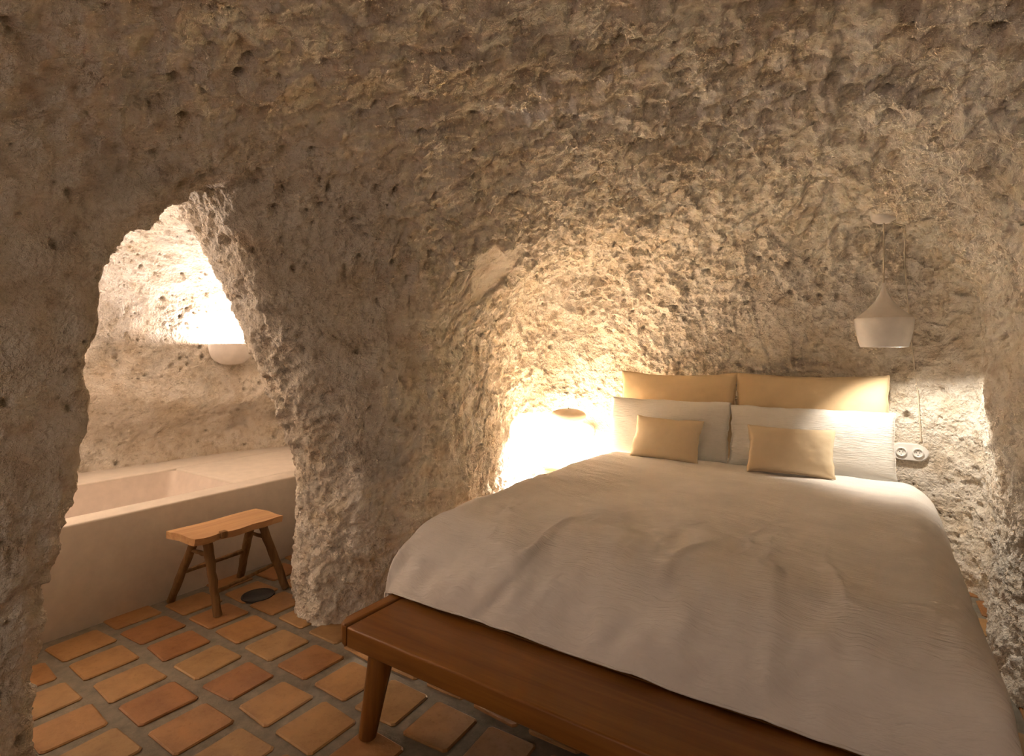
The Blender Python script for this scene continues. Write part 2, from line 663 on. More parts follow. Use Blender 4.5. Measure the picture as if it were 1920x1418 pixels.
terra, nt, bs, N, L = mat('terracotta')
oi = N.new('ShaderNodeObjectInfo')
tc = N.new('ShaderNodeTexCoord')
geo = N.new('ShaderNodeNewGeometry')
n1 = noise_node(nt, 9, 6, 0.65, geo.outputs['Position'])
n2 = noise_node(nt, 45, 5, 0.7, geo.outputs['Position'])
base = ramp_node(nt, oi.outputs['Random'], [(0.0, (0.31, 0.135, 0.045)), (0.35, (0.36, 0.175, 0.060)), (0.7, (0.39, 0.21, 0.078)), (1.0, (0.37, 0.22, 0.092))]).outputs[0]
mo = ramp_node(nt, n1.outputs[0], [(0.3, (0.72, 0.66, 0.60)), (0.55, (1, 1, 1)), (0.75, (1.12, 1.05, 0.95))]).outputs[0]
c = mix_node(nt, 0.9, base, mo, 'MULTIPLY')
sp = ramp_node(nt, n2.outputs[0], [(0.34, (0.7, 0.62, 0.55)), (0.46, (1, 1, 1))]).outputs[0]
c = mix_node(nt, 0.5, c, sp, 'MULTIPLY')
L.new(c, bs.inputs['Base Color'])
bs.inputs['Roughness'].default_value = 0.55
bs.inputs['Specular IOR Level'].default_value = 0.35
bump_node(nt, bs, n2.outputs[0], 0.25, 0.004)

fl = link('floor', mesh_from('floor', [(-5.0, -2.6, -0.008), (1.3, -2.6, -0.008), (1.3, 4.8, -0.008), (-5.0, 4.8, -0.008)], [(0, 1, 2, 3)], False), grout)
tag(fl, 'floor of square terracotta tiles set in wide grey-brown joints', 'floor', kind='structure')


def tile_mesh(seed, sx, sy):
    rnd = random.Random(seed)
    j = lambda: rnd.uniform(-0.006, 0.006)
    hx, hy, b = sx / 2, sy / 2, 0.006
    ring = []
    for (cx, cy) in ((-1, -1), (1, -1), (1, 1), (-1, 1)):
        px, py = cx * hx + j(), cy * hy + j()
        ring += [(px - (cx * 0.012 if cx * cy < 0 else 0), py - (0 if cx * cy < 0 else cy * 0.012)),
                 (px - (0 if cx * cy < 0 else cx * 0.012), py - (cy * 0.012 if cx * cy < 0 else 0))]
    ring.sort(key=lambda p: math.atan2(p[1], p[0]))
    n = len(ring)
    vs = [(x, y, -0.012) for x, y in ring] + [(x, y, -0.004) for x, y in ring] + [(x * (1 - b / hx), y * (1 - b / hy), 0.0) for x, y in ring]
    fs = []
    for lvl in (0, 1):
        for k in range(n):
            fs.append((lvl * n + k, lvl * n + (k + 1) % n, (lvl + 1) * n + (k + 1) % n, (lvl + 1) * n + k))
    fs.append(tuple(range(2 * n, 3 * n)))
    me = mesh_from('tile', vs, fs, False)
    me.materials.append(terra)
    return me


TILES = [tile_mesh(100 + k, 0.213 + 0.004 * (k % 3 - 1), 0.218 + 0.005 * (k % 2)) for k in range(8)]
rnd = random.Random(3)
PIT = 0.2655
for row in range(-5, 12):
    yc = 1.344 + row * 0.2675
    for k in range(-4, 14):
        xc = -2.588 + (k) * PIT + (PIT / 2 if row % 2 else 0.0)
        if xc < -3.40 or xc > 0.80:
            continue
        if yc > 2.1 and xc < -2.35:
            if not (xc < -2.9 and yc < 2.6):
                if xc < -2.6:
                    continue
        if -0.20 < yc < 4.35 and not (xc > -1.4 and xc < 0.05 and yc > 2.0):
            t = link('tile', TILES[rnd.randrange(8)], None, fl)
            t.location = (xc, yc, rnd.uniform(-0.0015, 0.001))
            t.rotation_euler = (rnd.uniform(-.004, .004), rnd.uniform(-.004, .004), rnd.uniform(-0.03, 0.03) + (math.pi if rnd.random() < .5 else 0))

# ------------------------------------------------------------------ wood, cloth and other materials
def wood_mat(name, dark, light, axis, rough, scale=1.0, spec=0.4):
    m, nt, bs, N, L = mat(name)
    sc = [26.0 * scale] * 3
    sc[axis] = 1.6 * scale
    v = coords(nt, sc)
    n1 = noise_node(nt, 1.0, 6, 0.62, v, 0.6)
    sc2 = [7.0 * scale] * 3
    sc2[axis] = 0.9 * scale
    v2 = coords(nt, sc2)
    n2 = noise_node(nt, 1.0, 3, 0.5, v2, 1.2)
    c1 = ramp_node(nt, n1.outputs[0], [(0.28, dark), (0.72, light)]).outputs[0]
    c2 = ramp_node(nt, n2.outputs[0], [(0.3, (0.78, 0.72, 0.66)), (0.6, (1, 1, 1))]).outputs[0]
    L.new(mix_node(nt, 0.8, c1, c2, 'MULTIPLY'), bs.inputs['Base Color'])
    bs.inputs['Roughness'].default_value = rough
    bs.inputs['Specular IOR Level'].default_value = spec
    bump_node(nt, bs, n1.outputs[0], 0.12, 0.002)
    return m


WOOD_X = wood_mat('oiled_wood_across', (0.19, 0.066, 0.010), (0.33, 0.135, 0.022), 0, 0.42)
WOOD_Y = wood_mat('oiled_wood_along', (0.19, 0.066, 0.010), (0.32, 0.13, 0.022), 1, 0.42)
WOOD_Z = wood_mat('oiled_wood_leg', (0.18, 0.062, 0.010), (0.30, 0.12, 0.020), 2, 0.42)
PALE_Y = wood_mat('raw_elm', (0.42, 0.22, 0.10), (0.68, 0.42, 0.21), 1, 0.7, 0.8, 0.2)
BARK_Z = wood_mat('rough_pole', (0.16, 0.085, 0.035), (0.34, 0.20, 0.09), 2, 0.75, 1.3, 0.2)
PINE = wood_mat('pale_pine', (0.62, 0.40, 0.19), (0.78, 0.55, 0.30), 0, 0.6)


def cloth_mat(name, col, rib=None, rib_axis=1, rib_scale=0.0, weave=900, strength=0.3, var=0.06):
    m, nt, bs, N, L = mat(name)
    v = coords(nt)
    n1 = noise_node(nt, 5, 4, 0.6, v)
    lo = tuple(c * (1 - var) for c in col)
    hi = tuple(min(1, c * (1 + var)) for c in col)
    L.new(ramp_node(nt, n1.outputs[0], [(0.3, lo), (0.7, hi)]).outputs[0], bs.inputs['Base Color'])
    bs.inputs['Roughness'].default_value = 0.95
    bs.inputs['Specular IOR Level'].default_value = 0.1
    bs.inputs['Sheen Weight'].default_value = 0.15
    if rib_scale:
        # crinkled crepe: short broken ripples
        sc = [rib_scale * 0.09] * 3
        sc[rib_axis] = rib_scale
        n2 = noise_node(nt, 1.0, 3, 0.55, coords(nt, sc), 0.35)
        bump_node(nt, bs, n2.outputs[0], strength, 0.006)
    else:
        n2 = noise_node(nt, weave, 2, 0.5, v)
        bump_node(nt, bs, n2.outputs[0], strength, 0.0015)
    return m


DUVET = cloth_mat('crinkled_cotton', (0.84, 0.79, 0.74), rib_axis=1, rib_scale=150, strength=1.0)
WHITE_PILLOW = cloth_mat('white_crepe', (0.80, 0.77, 0.72), rib_axis=2, rib_scale=170, strength=0.9)
SHEET = cloth_mat('white_sheet', (0.80, 0.77, 0.73))
BEIGE = cloth_mat('ochre_linen', (0.72, 0.55, 0.34), weave=700, strength=0.35)
BEIGE2 = cloth_mat('sand_linen', (0.70, 0.56, 0.38), weave=700, strength=0.35)


def plain(name, col, rough=0.5, spec=0.4, metal=0.0):
    m, nt, bs, N, L = mat(name)
    n1 = noise_node(nt, 14, 4, 0.6, coords(nt))
    lo = tuple(c * 0.93 for c in col)
    hi = tuple(min(1, c * 1.05) for c in col)
    L.new(ramp_node(nt, n1.outputs[0], [(0.3, lo), (0.7, hi)]).outputs[0], bs.inputs['Base Color'])
    bs.inputs['Roughness'].default_value = rough
    bs.inputs['Specular IOR Level'].default_value = spec
    bs.inputs['Metallic'].default_value = metal
    return m


def glow(name, col, strength):
    m, nt, bs, N, L = mat(name)
    bs.inputs['Base Color'].default_value = (0.9, 0.9, 0.9, 1)
    bs.inputs['Emission Color'].default_value = (*col, 1)
    bs.inputs['Emission Strength'].default_value = strength
    return m


PLASTER = plain('smooth_plaster', (0.74, 0.66, 0.57), 0.6, 0.25)
TUB = plain('tadelakt_basin', (0.78, 0.68, 0.60), 0.35, 0.4)
CERAMIC = plain('white_ceramic', (0.82, 0.79, 0.75), 0.3, 0.5)
LAMP_WHITE = plain('white_lacquer', (0.80, 0.76, 0.72), 0.4, 0.4)
SHADE_BEIGE = plain('beige_lamp_metal', (0.66, 0.56, 0.44), 0.5, 0.4)
GYPSUM = plain('sconce_gypsum', (0.80, 0.74, 0.68), 0.8, 0.2)
nt_ = SHADE_BEIGE.node_tree
tr_ = nt_.nodes.new('ShaderNodeBsdfTranslucent')
tr_.inputs[0].default_value = (0.80, 0.62, 0.44, 1)
mx_ = nt_.nodes.new('ShaderNodeMixShader')
mx_.inputs[0].default_value = 0.04
nt_.links.new(nt_.nodes['Principled BSDF'].outputs[0], mx_.inputs[1])
nt_.links.new(tr_.outputs[0], mx_.inputs[2])
nt_.links.new(mx_.outputs[0], nt_.nodes['Material Output'].inputs[0])
CORD = plain('braided_cream_cord', (0.66, 0.58, 0.46), 0.9, 0.1)
DARK = plain('black_hole', (0.012, 0.010, 0.009), 0.6, 0.2)
DRAIN = plain('dark_drain_steel', (0.045, 0.04, 0.035), 0.45, 0.4, 0.3)

# ------------------------------------------------------------------ platform bed
BX0, BX1 = -1.737, 0.27          # bed frame, across
BY0, BY1 = 1.393, 4.12           # foot edge, head end
ZT, TH = 0.39, 0.078             # platform top and thickness
bed = empty('platform_bed', (0, 0, 0))
tag(bed, 'low brown wooden platform bed with rounded rim and tapered legs', 'bed')
RW = 0.055


def rail(side):
    """side rim with the outer corner at the foot rounded off"""
    x_out = BX0 if side < 0 else BX1
    x_in = x_out - side * RW
    bm = bmesh.new()
    pts = []
    R = 0.045
    for k in range(9):
        a = math.pi / 2 * k / 8
        pts.append((x_out - side * (R - R * math.sin(a)) , BY0 + R - R * math.cos(a)))
    pts = [(x_in, BY0)] + pts + [(x_out, BY1), (x_in, BY1)]
    lo = [bm.verts.new((x, y, ZT - TH)) for x, y in pts]
    hi = [bm.verts.new((x, y, ZT + 0.004)) for x, y in pts]
    n = len(pts)
    for k in range(n):
        bm.faces.new((lo[k], lo[(k + 1) % n], hi[(k + 1) % n], hi[k]))
    bm.faces.new(lo); bm.faces.new(hi)
    ed = [e for e in bm.edges if abs(e.verts[0].co.z - e.verts[1].co.z) < 1e-4]
    bmesh.ops.bevel(bm, geom=ed, offset=0.009, segments=3, affect='EDGES', profile=0.5)
    return bm_mesh(bm, 'side_rail', True, 35)


for s in (-1, 1):
    link('side_rail', rail(s), WOOD_Y, bed)
link('foot_board', box_mesh('foot_board', (BX0 + RW + 0.0012, BY0, ZT - TH), (BX1 - RW - 0.0012, BY0 + 0.30, ZT), 0.008, 3), WOOD_X, bed)
link('deck_board', box_mesh('deck_board', (BX0 + RW + 0.0012, BY0 + 0.3012, ZT - 0.05), (BX1 - RW - 0.0012, BY1, ZT), 0.001, 1), WOOD_X, bed)
for (lx, ly, tx, ty) in ((-1.545, 1.45, -1.585, 1.412), (0.07, 1.45, 0.11, 1.415), (-1.50, 3.85, -1.57, 3.92), (0.04, 3.85, 0.10, 3.92)):
    pts = [Vector((lx, ly, ZT - TH + 0.004)).lerp(Vector((tx, ty, 0.0)), k / 4) for k in range(5)]
    link('leg', tube_mesh('leg', pts, [0.049 - 0.016 * k / 4 for k in range(5)], 24), WOOD_Z, bed)

# mattress
MX0, MX1, MY0, MY1 = -1.64, 0.17, 1.86, 4.10
bm = bmesh.new()
bmesh.ops.create_cube(bm, size=1.0)
for v in bm.verts:
    v.co = Vector(((MX0 + MX1) / 2 + v.co.x * (MX1 - MX0), (MY0 + MY1) / 2 + v.co.y * (MY1 - MY0), 0.505 + v.co.z * 0.222))
bmesh.ops.bevel(bm, geom=list(bm.edges), offset=0.05, segments=5, affect='EDGES', profile=0.5)
mt = link('mattress', bm_mesh(bm, 'mattress'), SHEET)
tag(mt, 'white sheeted mattress under the duvet on the wooden bed', 'mattress')


# ------------------------------------------------------------------ duvet
def make_duvet():
    nx, ny = 300, 320
    cx0, cx1 = -1.60, 0.12            # flat core of the cloth, across
    cy0, cy1 = 2.02, 3.86             # and along
    OV_X, OV_F = 0.38, 0.497           # how far it reaches beyond the core
    us = np.linspace(cx0 - OV_X, cx1 + OV_X, nx)
    ts = np.linspace(cy0 - OV_F, cy1, ny)
    U, T = np.meshgrid(us, ts, indexing='ij')
    qx = np.clip(U, cx0, cx1)
    qy = np.maximum(T, cy0)
    ox, oy = U - qx, T - qy
    # the core tapers: foot overhang is slack and lies flatter than the sides
    d = (np.abs(ox) ** 4 + np.abs(oy) ** 4) ** 0.25
    dd = np.maximum(np.hypot(ox, oy), 1e-6)
    nxv, nyv = ox / dd, oy / dd
    p2 = np.stack([U.ravel(), T.ravel(), np.zeros(U.size)], 1).astype(np.float32)
    wav = fbm(p2 * np.array([4.5, 2.2, 1], np.float32), 3, 7).reshape(U.shape)
    def drape(o, r):
        q = np.abs(o)
        th = np.minimum(q / r, math.pi / 2)
        return np.sign(o) * r * np.sin(th), r * (1 - np.cos(th)) + np.maximum(0, q - r * math.pi / 2)

    hx, vx = drape(ox, 0.165)
    hy, vy = drape(oy, 0.35)
    ver = (vx ** 3 + vy ** 3) ** (1 / 3)
    top = 0.705
    z = top - ver
    x = qx + hx
    y = qy + hy
    # slack pleats along the foot
    k = sstep(0.10, 0.5, d)
    fold = (0.5 * fbm(p2 * np.array([7.0, 1.3, 1], np.float32), 2, 17) + 0.5 * fbm((p2 @ np.array([[.8, .6, 0], [-.6, .8, 0], [0, 0, 1]], np.float32)) * np.array([9.0, 2.0, 1], np.float32), 2, 19)).reshape(U.shape)
    hemk = 1 - 0.75 * sstep(0.38, 0.49, d)
    x += nxv * k * 0.035 * fold * hemk
    y += nyv * k * 0.045 * fold * hemk
    z += 0.032 * fold * sstep(0.0, 0.3, d) * hemk
    # soft filling: broad pillows of down, quiet wrinkles
    z += 0.020 * fbm(p2 * 1.9 + 4, 3, 27).reshape(U.shape) * sstep(0.6, 0.1, d)
    sl = (p2 @ np.array([[.93, .37, 0], [-.37, .93, 0], [0, 0, 1]], np.float32)) * np.array([3.2, 13.0, 1], np.float32)
    z += 0.006 * fbm(sl, 3, 37).reshape(U.shape)
    wr = ridged((p2 + 0.1 * wav.ravel()[:, None]) * np.array([6.0, 2.6, 1], np.float32), 2, 57).reshape(U.shape)
    z += 0.017 * np.clip(wr, 0, 1) * sstep(2.9, 2.0, T) * hemk
    # flattens towards the pillows
    z -= 0.02 * sstep(3.3, 3.85, T)
    # lies on the wooden platform where it reaches it
    hem = 0.012 * wav
    zmin = ZT + 0.012 + np.abs(hem)
    inside_x = (x > BX0 + 0.01) & (x < BX1 - 0.01)
    z = np.where(inside_x, np.maximum(z, zmin), np.maximum(z, ZT - 0.06 + 0.03 * wav))
    P = np.stack([x, y, z], -1)
    # thickness
    gu = np.gradient(P, axis=0); gv = np.gradient(P, axis=1)
    nn = np.cross(gu, gv)
    nn /= np.maximum(np.linalg.norm(nn, axis=-1, keepdims=True), 1e-9)
    nn[nn[..., 2] < -0.2] *= -1
    idx = np.arange(nx * ny).reshape(nx, ny)
    f = np.stack([idx[:-1, :-1], idx[1:, :-1], idx[1:, 1:], idx[:-1, 1:]], -1).reshape(-1, 4)
    me = quick_mesh('duvet', P.reshape(-1, 3), f)
    rim = np.concatenate([P[0, ::-1][:-1], P[:, 0], P[-1, 1:]])
    return me, rim


dme, rim = make_duvet()
dv = link('duvet', dme, DUVET)
md = dv.modifiers.new('thickness', 'SOLIDIFY')
md.thickness = 0.02
md.offset = -1
tag(dv, 'wide crinkled off-white duvet spread over the whole bed', 'duvet')
link('hem', tube_mesh('hem', [tuple(p) for p in rim[::2]], [0.0045] * len(rim[::2]), 8), DUVET, dv)


# ------------------------------------------------------------------ pillows and cushions
def pillow(name, wdt, hgt, thick, loc, tilt, rz, m, label, group=None, seed=1, pinch=0.03, seam=True, sag=0.0):
    n, k = 56, 44
    u = np.linspace(-1, 1, n); v = np.linspace(-1, 1, k)
    U, V = np.meshgrid(u, v, indexing='ij')
    fl_ = np.maximum((1 - np.abs(U) ** 2.6) * (1 - np.abs(V) ** 2.6), 0) ** 0.48
    p2 = np.stack([U.ravel() * wdt * 5 + seed * 13.1, V.ravel() * hgt * 5, np.zeros(U.size)], 1).astype(np.float32)
    nz = fbm(p2, 3, seed).reshape(U.shape)
    nr = fbm(p2 * 2.6 + 5, 2, seed + 3).reshape(U.shape)
    edge = 1 - np.clip(fl_, 0, 1)
    px = U * wdt / 2 * (1 - pinch * (1 - V ** 2)) + 0.006 * nr
    pz = V * hgt / 2 * (1 - pinch * 1.4 * (1 - U ** 2)) - sag * (1 - U ** 2) * (V > 0) * V + 0.006 * nz * (0.3 + edge)
    sides = []
    for s in (1, -1):
        th_ = thick / 2 * fl_ * (1 + 0.08 * nz) + 0.003 * nr * fl_ + 0.004
        sides.append(np.stack([px, -s * th_ + 0.004 * nr * (1 - fl_), pz + hgt / 2], -1))
    idx = np.arange(n * k).reshape(n, k)
    f1 = np.stack([idx[:-1, :-1], idx[1:, :-1], idx[1:, 1:], idx[:-1, 1:]], -1).reshape(-1, 4)
    f2 = f1[:, ::-1] + n * k
    b = np.concatenate([idx[:, 0], idx[-1, 1:], idx[::-1, -1][1:], idx[0, ::-1][1:-1]])
    b2 = np.roll(b, -1)
    f3 = np.stack([b2, b, b + n * k, b2 + n * k], 1)
    P = np.concatenate([sides[0].reshape(-1, 3), sides[1].reshape(-1, 3)])
    me = quick_mesh(name, P, np.concatenate([f1, f2, f3]))
    o = link(name, me, m)
    o.location = loc
    o.rotation_euler = (tilt, 0, rz)
    tag(o, label, 'cushion' if 'cushion' in name else 'pillow', group)
    if seam:
        ring = (sides[0].reshape(-1, 3)[b] + sides[1].reshape(-1, 3)[b]) / 2
        pts = [tuple(q) for q in ring] + [tuple(ring[0])]
        link('seam', tube_mesh('seam', pts, 0.0035, 6, False), m, o)
    return o


R_ = math.radians
pillow('pillow', 0.90, 0.615, 0.15, (-1.29, 4.19, 0.665), R_(-8), R_(-1), BEIGE, 'large ochre linen pillow against the rock, nearer the table lamp', 'ochre back pillows', 1, 0.045, True, 0.012)
pillow('pillow', 0.93, 0.625, 0.15, (-0.38, 4.19, 0.660), R_(-8), R_(1), BEIGE, 'large ochre linen pillow against the rock, below the pendant lamp', 'ochre back pillows', 2, 0.035, True, 0.006)
pillow('pillow', 0.90, 0.42, 0.15, (-1.29, 3.955, 0.665), R_(-15), R_(-2), WHITE_PILLOW, 'white crinkled pillow leaning in front, nearer the table lamp', 'white front pillows', 3, 0.02)
pillow('pillow', 0.94, 0.42, 0.16, (-0.36, 3.945, 0.655), R_(-15), R_(2), WHITE_PILLOW, 'white crinkled pillow leaning in front, brightly lit by the pendant', 'white front pillows', 4, 0.02)
pillow('cushion', 0.49, 0.30, 0.13, (-1.23, 3.74, 0.685), R_(-24), R_(-6), BEIGE2, 'small sand-coloured cushion in front of the dimmer white pillow', 'small cushions', 5, 0.05)
pillow('cushion', 0.48, 0.30, 0.14, (-0.43, 3.70, 0.685), R_(-24), R_(5), BEIGE2, 'small sand-coloured cushion in front of the brightly lit white pillow', 'small cushions', 6, 0.05)

# ------------------------------------------------------------------ bedside table and lamp
NS = (-2.06, 4.02)
ns = empty('bedside_table', (NS[0], NS[1], 0))
tag(ns, 'small pale wooden bedside table under the mushroom lamp', 'table')
link('table_top', box_mesh('table_top', (-0.20, -0.17, 0.475), (0.20, 0.17, 0.50), 0.010, 3), PINE, ns)
link('body', box_mesh('body', (-0.19, -0.16, 0.10), (0.19, 0.16, 0.474), 0.012, 3), PINE, ns)
link('drawer_front', box_mesh('drawer_front', (-0.165, -0.172, 0.30), (0.165, -0.1605, 0.455), 0.004, 2), PINE, ns)
for sx in (-1, 1):
    for sy in (-1, 1):
        link('leg', tube_mesh('leg', [(sx * 0.15, sy * 0.12, 0.102), (sx * 0.16, sy * 0.13, 0.0)], [0.018, 0.013], 12), PINE, ns)

LX, LY = -2.125, 4.06
tl = empty('table_lamp', (LX, LY, 0.5005))
tag(tl, 'glowing table lamp with a flat mushroom shade on the bedside table', 'lamp')
link('base', lathe_mesh('base', [(0.0, 0.0), (0.085, 0.0), (0.09, 0.006), (0.088, 0.014), (0.01, 0.018), (0.0, 0.018)], 40), LAMP_WHITE, tl)
link('stem', tube_mesh('stem', [(0, 0, 0.018), (0, 0, 0.20), (0, 0, 0.405)], 0.006, 12), LAMP_WHITE, tl)
prof = []
for k in range(0, 13):
    a = math.pi / 2 * k / 12
    prof.append((0.145 * math.sin(a), 0.405 + 0.050 * math.cos(a)))
prof += [(0.146, 0.398), (0.142, 0.378), (0.130, 0.362), (0.124, 0.364), (0.136, 0.380), (0.139, 0.398)]
for k in range(12, -1, -1):
    a = math.pi / 2 * k / 12
    prof.append((0.139 * math.sin(a), 0.402 + 0.046 * math.cos(a)))
link('shade', lathe_mesh('shade', prof, 56), SHADE_BEIGE, tl)
link('finial', lathe_mesh('finial', [(0.0, 0.453), (0.006, 0.453), (0.006, 0.460), (0.0, 0.462)], 16), DARK, tl)
link('bulb', lathe_mesh('bulb', [(0.0, 0.378), (0.02, 0.380), (0.026, 0.390), (0.02, 0.400), (0.0, 0.402)], 20), glow('table_bulb', WARM, 4.0), tl)
ld = bpy.data.lights.new('table_lamp_light', 'SPOT')
ld.spot_size = math.radians(156)
ld.spot_blend = 0.25
ld.energy = TABLE_W
ld.color = WARM
ld.shadow_soft_size = 0.03
lo = bpy.data.objects.new('lamp_light', ld)
COL.objects.link(lo); lo.parent = tl; lo.location = (0, 0, 0.362)
lo.rotation_euler = (0, math.radians(22), 0)

# ------------------------------------------------------------------ pendant lamp
PX, PY = 0.045, 3.86
cp, _n = hit((PX, PY, 1.7), (0, 0, 1))
PZ = cp.z
pd = empty('pendant_lamp', (PX, PY, PZ))
tag(pd, 'white pendant lamp with spinning-top shade hanging by the bed', 'lamp')
link('canopy', lathe_mesh('canopy', [(0.0, -0.045), (0.03, -0.045), (0.058, -0.028), (0.066, -0.008), (0.066, 0.03), (0.0, 0.03)], 40), LAMP_WHITE, pd)
zb = 1.462 - PZ                       # open lower edge of the shade
link('cord', tube_mesh('cord', [(0, 0, -0.044), (0, 0, -0.2), (0, 0, zb + 0.36)], 0.0045, 10), CORD, pd)
up = [(0.006, 0.375), (0.010, 0.345), (0.028, 0.300), (0.050, 0.262), (0.082, 0.225), (0.119, 0.190), (0.144, 0.168)]
link('shade_cone', lathe_mesh('shade_cone', [(0.0, zb + 0.377)] + [(r, zb + z) for r, z in up] + [(r - 0.004, zb + z - 0.003) for r, z in up[::-1]], 56), LAMP_WHITE, pd)
dn = [(0.1455, 0.1675), (0.147, 0.155), (0.144, 0.120), (0.137, 0.075), (0.127, 0.030), (0.118, 0.0)]
link('shade_bowl', lathe_mesh('shade_bowl', [(r, zb + z) for r, z in dn] + [(r - 0.003, zb + z) for r, z in dn[::-1]], 56), LAMP_WHITE, pd)
bz = zb + 0.075
link('bulb', lathe_mesh('bulb', [(0.0, bz - 0.03), (0.02, bz - 0.024), (0.03, bz), (0.02, bz + 0.03), (0.012, bz + 0.06), (0.0, bz + 0.06)], 24), glow('pendant_bulb', WARM_PENDANT, 6.0), pd)
sd_ = bpy.data.lights.new('pendant_light', 'SPOT')
sd_.energy = PENDANT_W
sd_.color = WARM_PENDANT
sd_.spot_size = math.radians(116)
sd_.spot_blend = 0.6
sd_.shadow_soft_size = 0.02
so = bpy.data.objects.new('lamp_light', sd_)
COL.objects.link(so); so.parent = pd; so.location = (0.02, 0.01, zb + 0.035)
so.rotation_euler = (math.radians(8), math.radians(-12), 0)

# ------------------------------------------------------------------ wall sockets
def socket_plate(u, v, n_out, wdt, hgt, label, spacing):
    p, nrm = hit((0, 0, H), pix_ray(u, v))
    root = empty('wall_socket', (p.x, p.y, p.z))
    root.rotation_euler = (0, 0, math.atan2(nrm.y, nrm.x) + math.pi / 2 if False else 0)
    tag(root, label, 'socket')
    # rounded plate facing -Y
    bm = bmesh.new()
    pts = []
    r = hgt / 2 * 0.95
    for (cx, cz, a0) in ((wdt / 2 - r, hgt / 2 - r, 0), (-wdt / 2 + r, hgt / 2 - r, 90), (-wdt / 2 + r, -hgt / 2 + r, 180), (wdt / 2 - r, -hgt / 2 + r, 270)):
        for k in range(9):
            a = math.radians(a0 + 90 * k / 8)
            pts.append((cx + r * math.cos(a), cz + r * math.sin(a)))
    lv = [(1.0, 0.03), (1.0, -0.010), (0.975, -0.018), (0.90, -0.019), (0.88, -0.024), (0.0, -0.024)]
    rings = []
    for s, yy in lv[:-1]:
        rings.append([bm.verts.new((x - (1 - s) * math.copysign(min(abs(x), hgt / 2), x), yy, z * s)) for x, z in pts])
    for a, b in zip(rings[:-1], rings[1:]):
        for k in range(len(pts)):
            bm.faces.new((a[k], a[(k + 1) % len(pts)], b[(k + 1) % len(pts)], b[k]))
    bm.faces.new(rings[-1])
    link('plate', bm_mesh(bm, 'plate', True, 30), CERAMIC, root)
    for i in range(n_out):
        cx = (i - (n_out - 1) / 2) * spacing
        so_ = link('outlet', lathe_mesh('outlet', [(0.030, 0.0), (0.030, 0.012), (0.026, 0.014), (0.0225, 0.012), (0.0215, 0.002), (0.0, 0.002)], 28), CERAMIC, root)
        so_.location = (cx, -0.024, 0)
        so_.rotation_euler = (math.pi / 2, 0, 0)
        for (hx, hy) in ((-0.0085, 0), (0.0085, 0), (0, 0.016), (0, -0.016)):
            h_ = link('pin_hole', lathe_mesh('pin_hole', [(0.0, 0.0032), (0.0028, 0.0032), (0.0028, 0.001)], 10), DARK, so_)
            h_.location = (hx, hy, 0)
    return root, p


s1, P1 = socket_plate(1705, 847, 2, 0.205, 0.115, 'white ceramic double wall socket beside the brightly lit pillow', 0.088)
s2, P2 = socket_plate(1087, 807, 3, 0.265, 0.125, 'white ceramic triple wall socket behind the table lamp', 0.078)

# cable of the pendant, down the rock to the socket
pts = []
c0, _n = hit((PX + 0.10, PY + 0.03, 1.9), (0, 0, 1))
pts.append(c0 + Vector((-0.06, -0.01, 0.0)))
pts.append(c0 + Vector((0, 0, -0.02)))
for (u, v) in ((1696, 500), (1702, 570), (1709, 640), (1714, 690), (1721, 740), (1724, 790), (1727, 826)):
    p, nn = hit((0, 0, H), pix_ray(u, v))
    pts.append(p + Vector((0, -0.012, 0)))
pts.append(Vector((P1.x + 0.045, P1.y - 0.012, P1.z + 0.055)))
fine = []
for a, b in zip(pts[:-1], pts[1:]):
    for k in range(6):
        fine.append(a.lerp(b, k / 6))
fine.append(pts[-1])
tag(link('power_cord', tube_mesh('power_cord', fine, 0.0042, 8), CORD), 'thin cream braided cord running down the rock to the socket', 'cord')

# ------------------------------------------------------------------ built-in bathtub
tub = empty('bathtub', (0, 0, 0))
tag(tub, 'built-in plastered bathtub with a broad pale rim beyond the arch', 'bathtub')
XF, XI, XB = -3.43, -3.60, -4.41
YE, YN = 2.05, -0.2
ZR = 0.55
link('front_wall', box_mesh('front_wall', (XI + 0.001, -0.55, -0.02), (XF, 2.95, ZR), 0.012, 3), PLASTER, tub)
link('back_ledge', box_mesh('back_ledge', (-4.86, -0.55, 0.0), (XB, 3.3, ZR), 0.012, 3), PLASTER, tub)
link('end_ledge', box_mesh('end_ledge', (XB + 0.001, YE, 0.0), (XI, 3.35, ZR - 0.0005), 0.012, 3), PLASTER, tub)
link('head_ledge', box_mesh('head_ledge', (XB + 0.001, -0.55, 0.0), (XI, YN, ZR - 0.0005), 0.012, 3), PLASTER, tub)
bm = bmesh.new()
T_ = [(XB, YN), (XI, YN), (XI, YE), (XB, YE)]
B_ = [(XB + 0.07, YN + 0.14), (XI - 0.05, YN + 0.14), (XI - 0.05, YE - 0.12), (XB + 0.07, YE - 0.12)]
tv = [bm.verts.new((x, y, ZR - 0.014)) for x, y in T_]
bvv = [bm.verts.new((x, y, 0.12)) for x, y in B_]
for k in range(4):
    bm.faces.new((tv[k], tv[(k + 1) % 4], bvv[(k + 1) % 4], bvv[k]))
bm.faces.new(bvv)
bmesh.ops.bevel(bm, geom=[e for e in bm.edges if not (e.verts[0].co.z > 0.5 and e.verts[1].co.z > 0.5)], offset=0.05, segments=5, affect='EDGES', profile=0.5)
link('basin', bm_mesh(bm, 'basin', True, 40), TUB, tub)
ov = link('overflow', lathe_mesh('overflow', [(0.0, 0.006), (0.014, 0.006), (0.018, 0.0)], 20), DARK, tub)
ov.location = (XI - 0.34, YE - 0.0315, 0.44)
ov.rotation_euler = (math.radians(74), 0, 0)

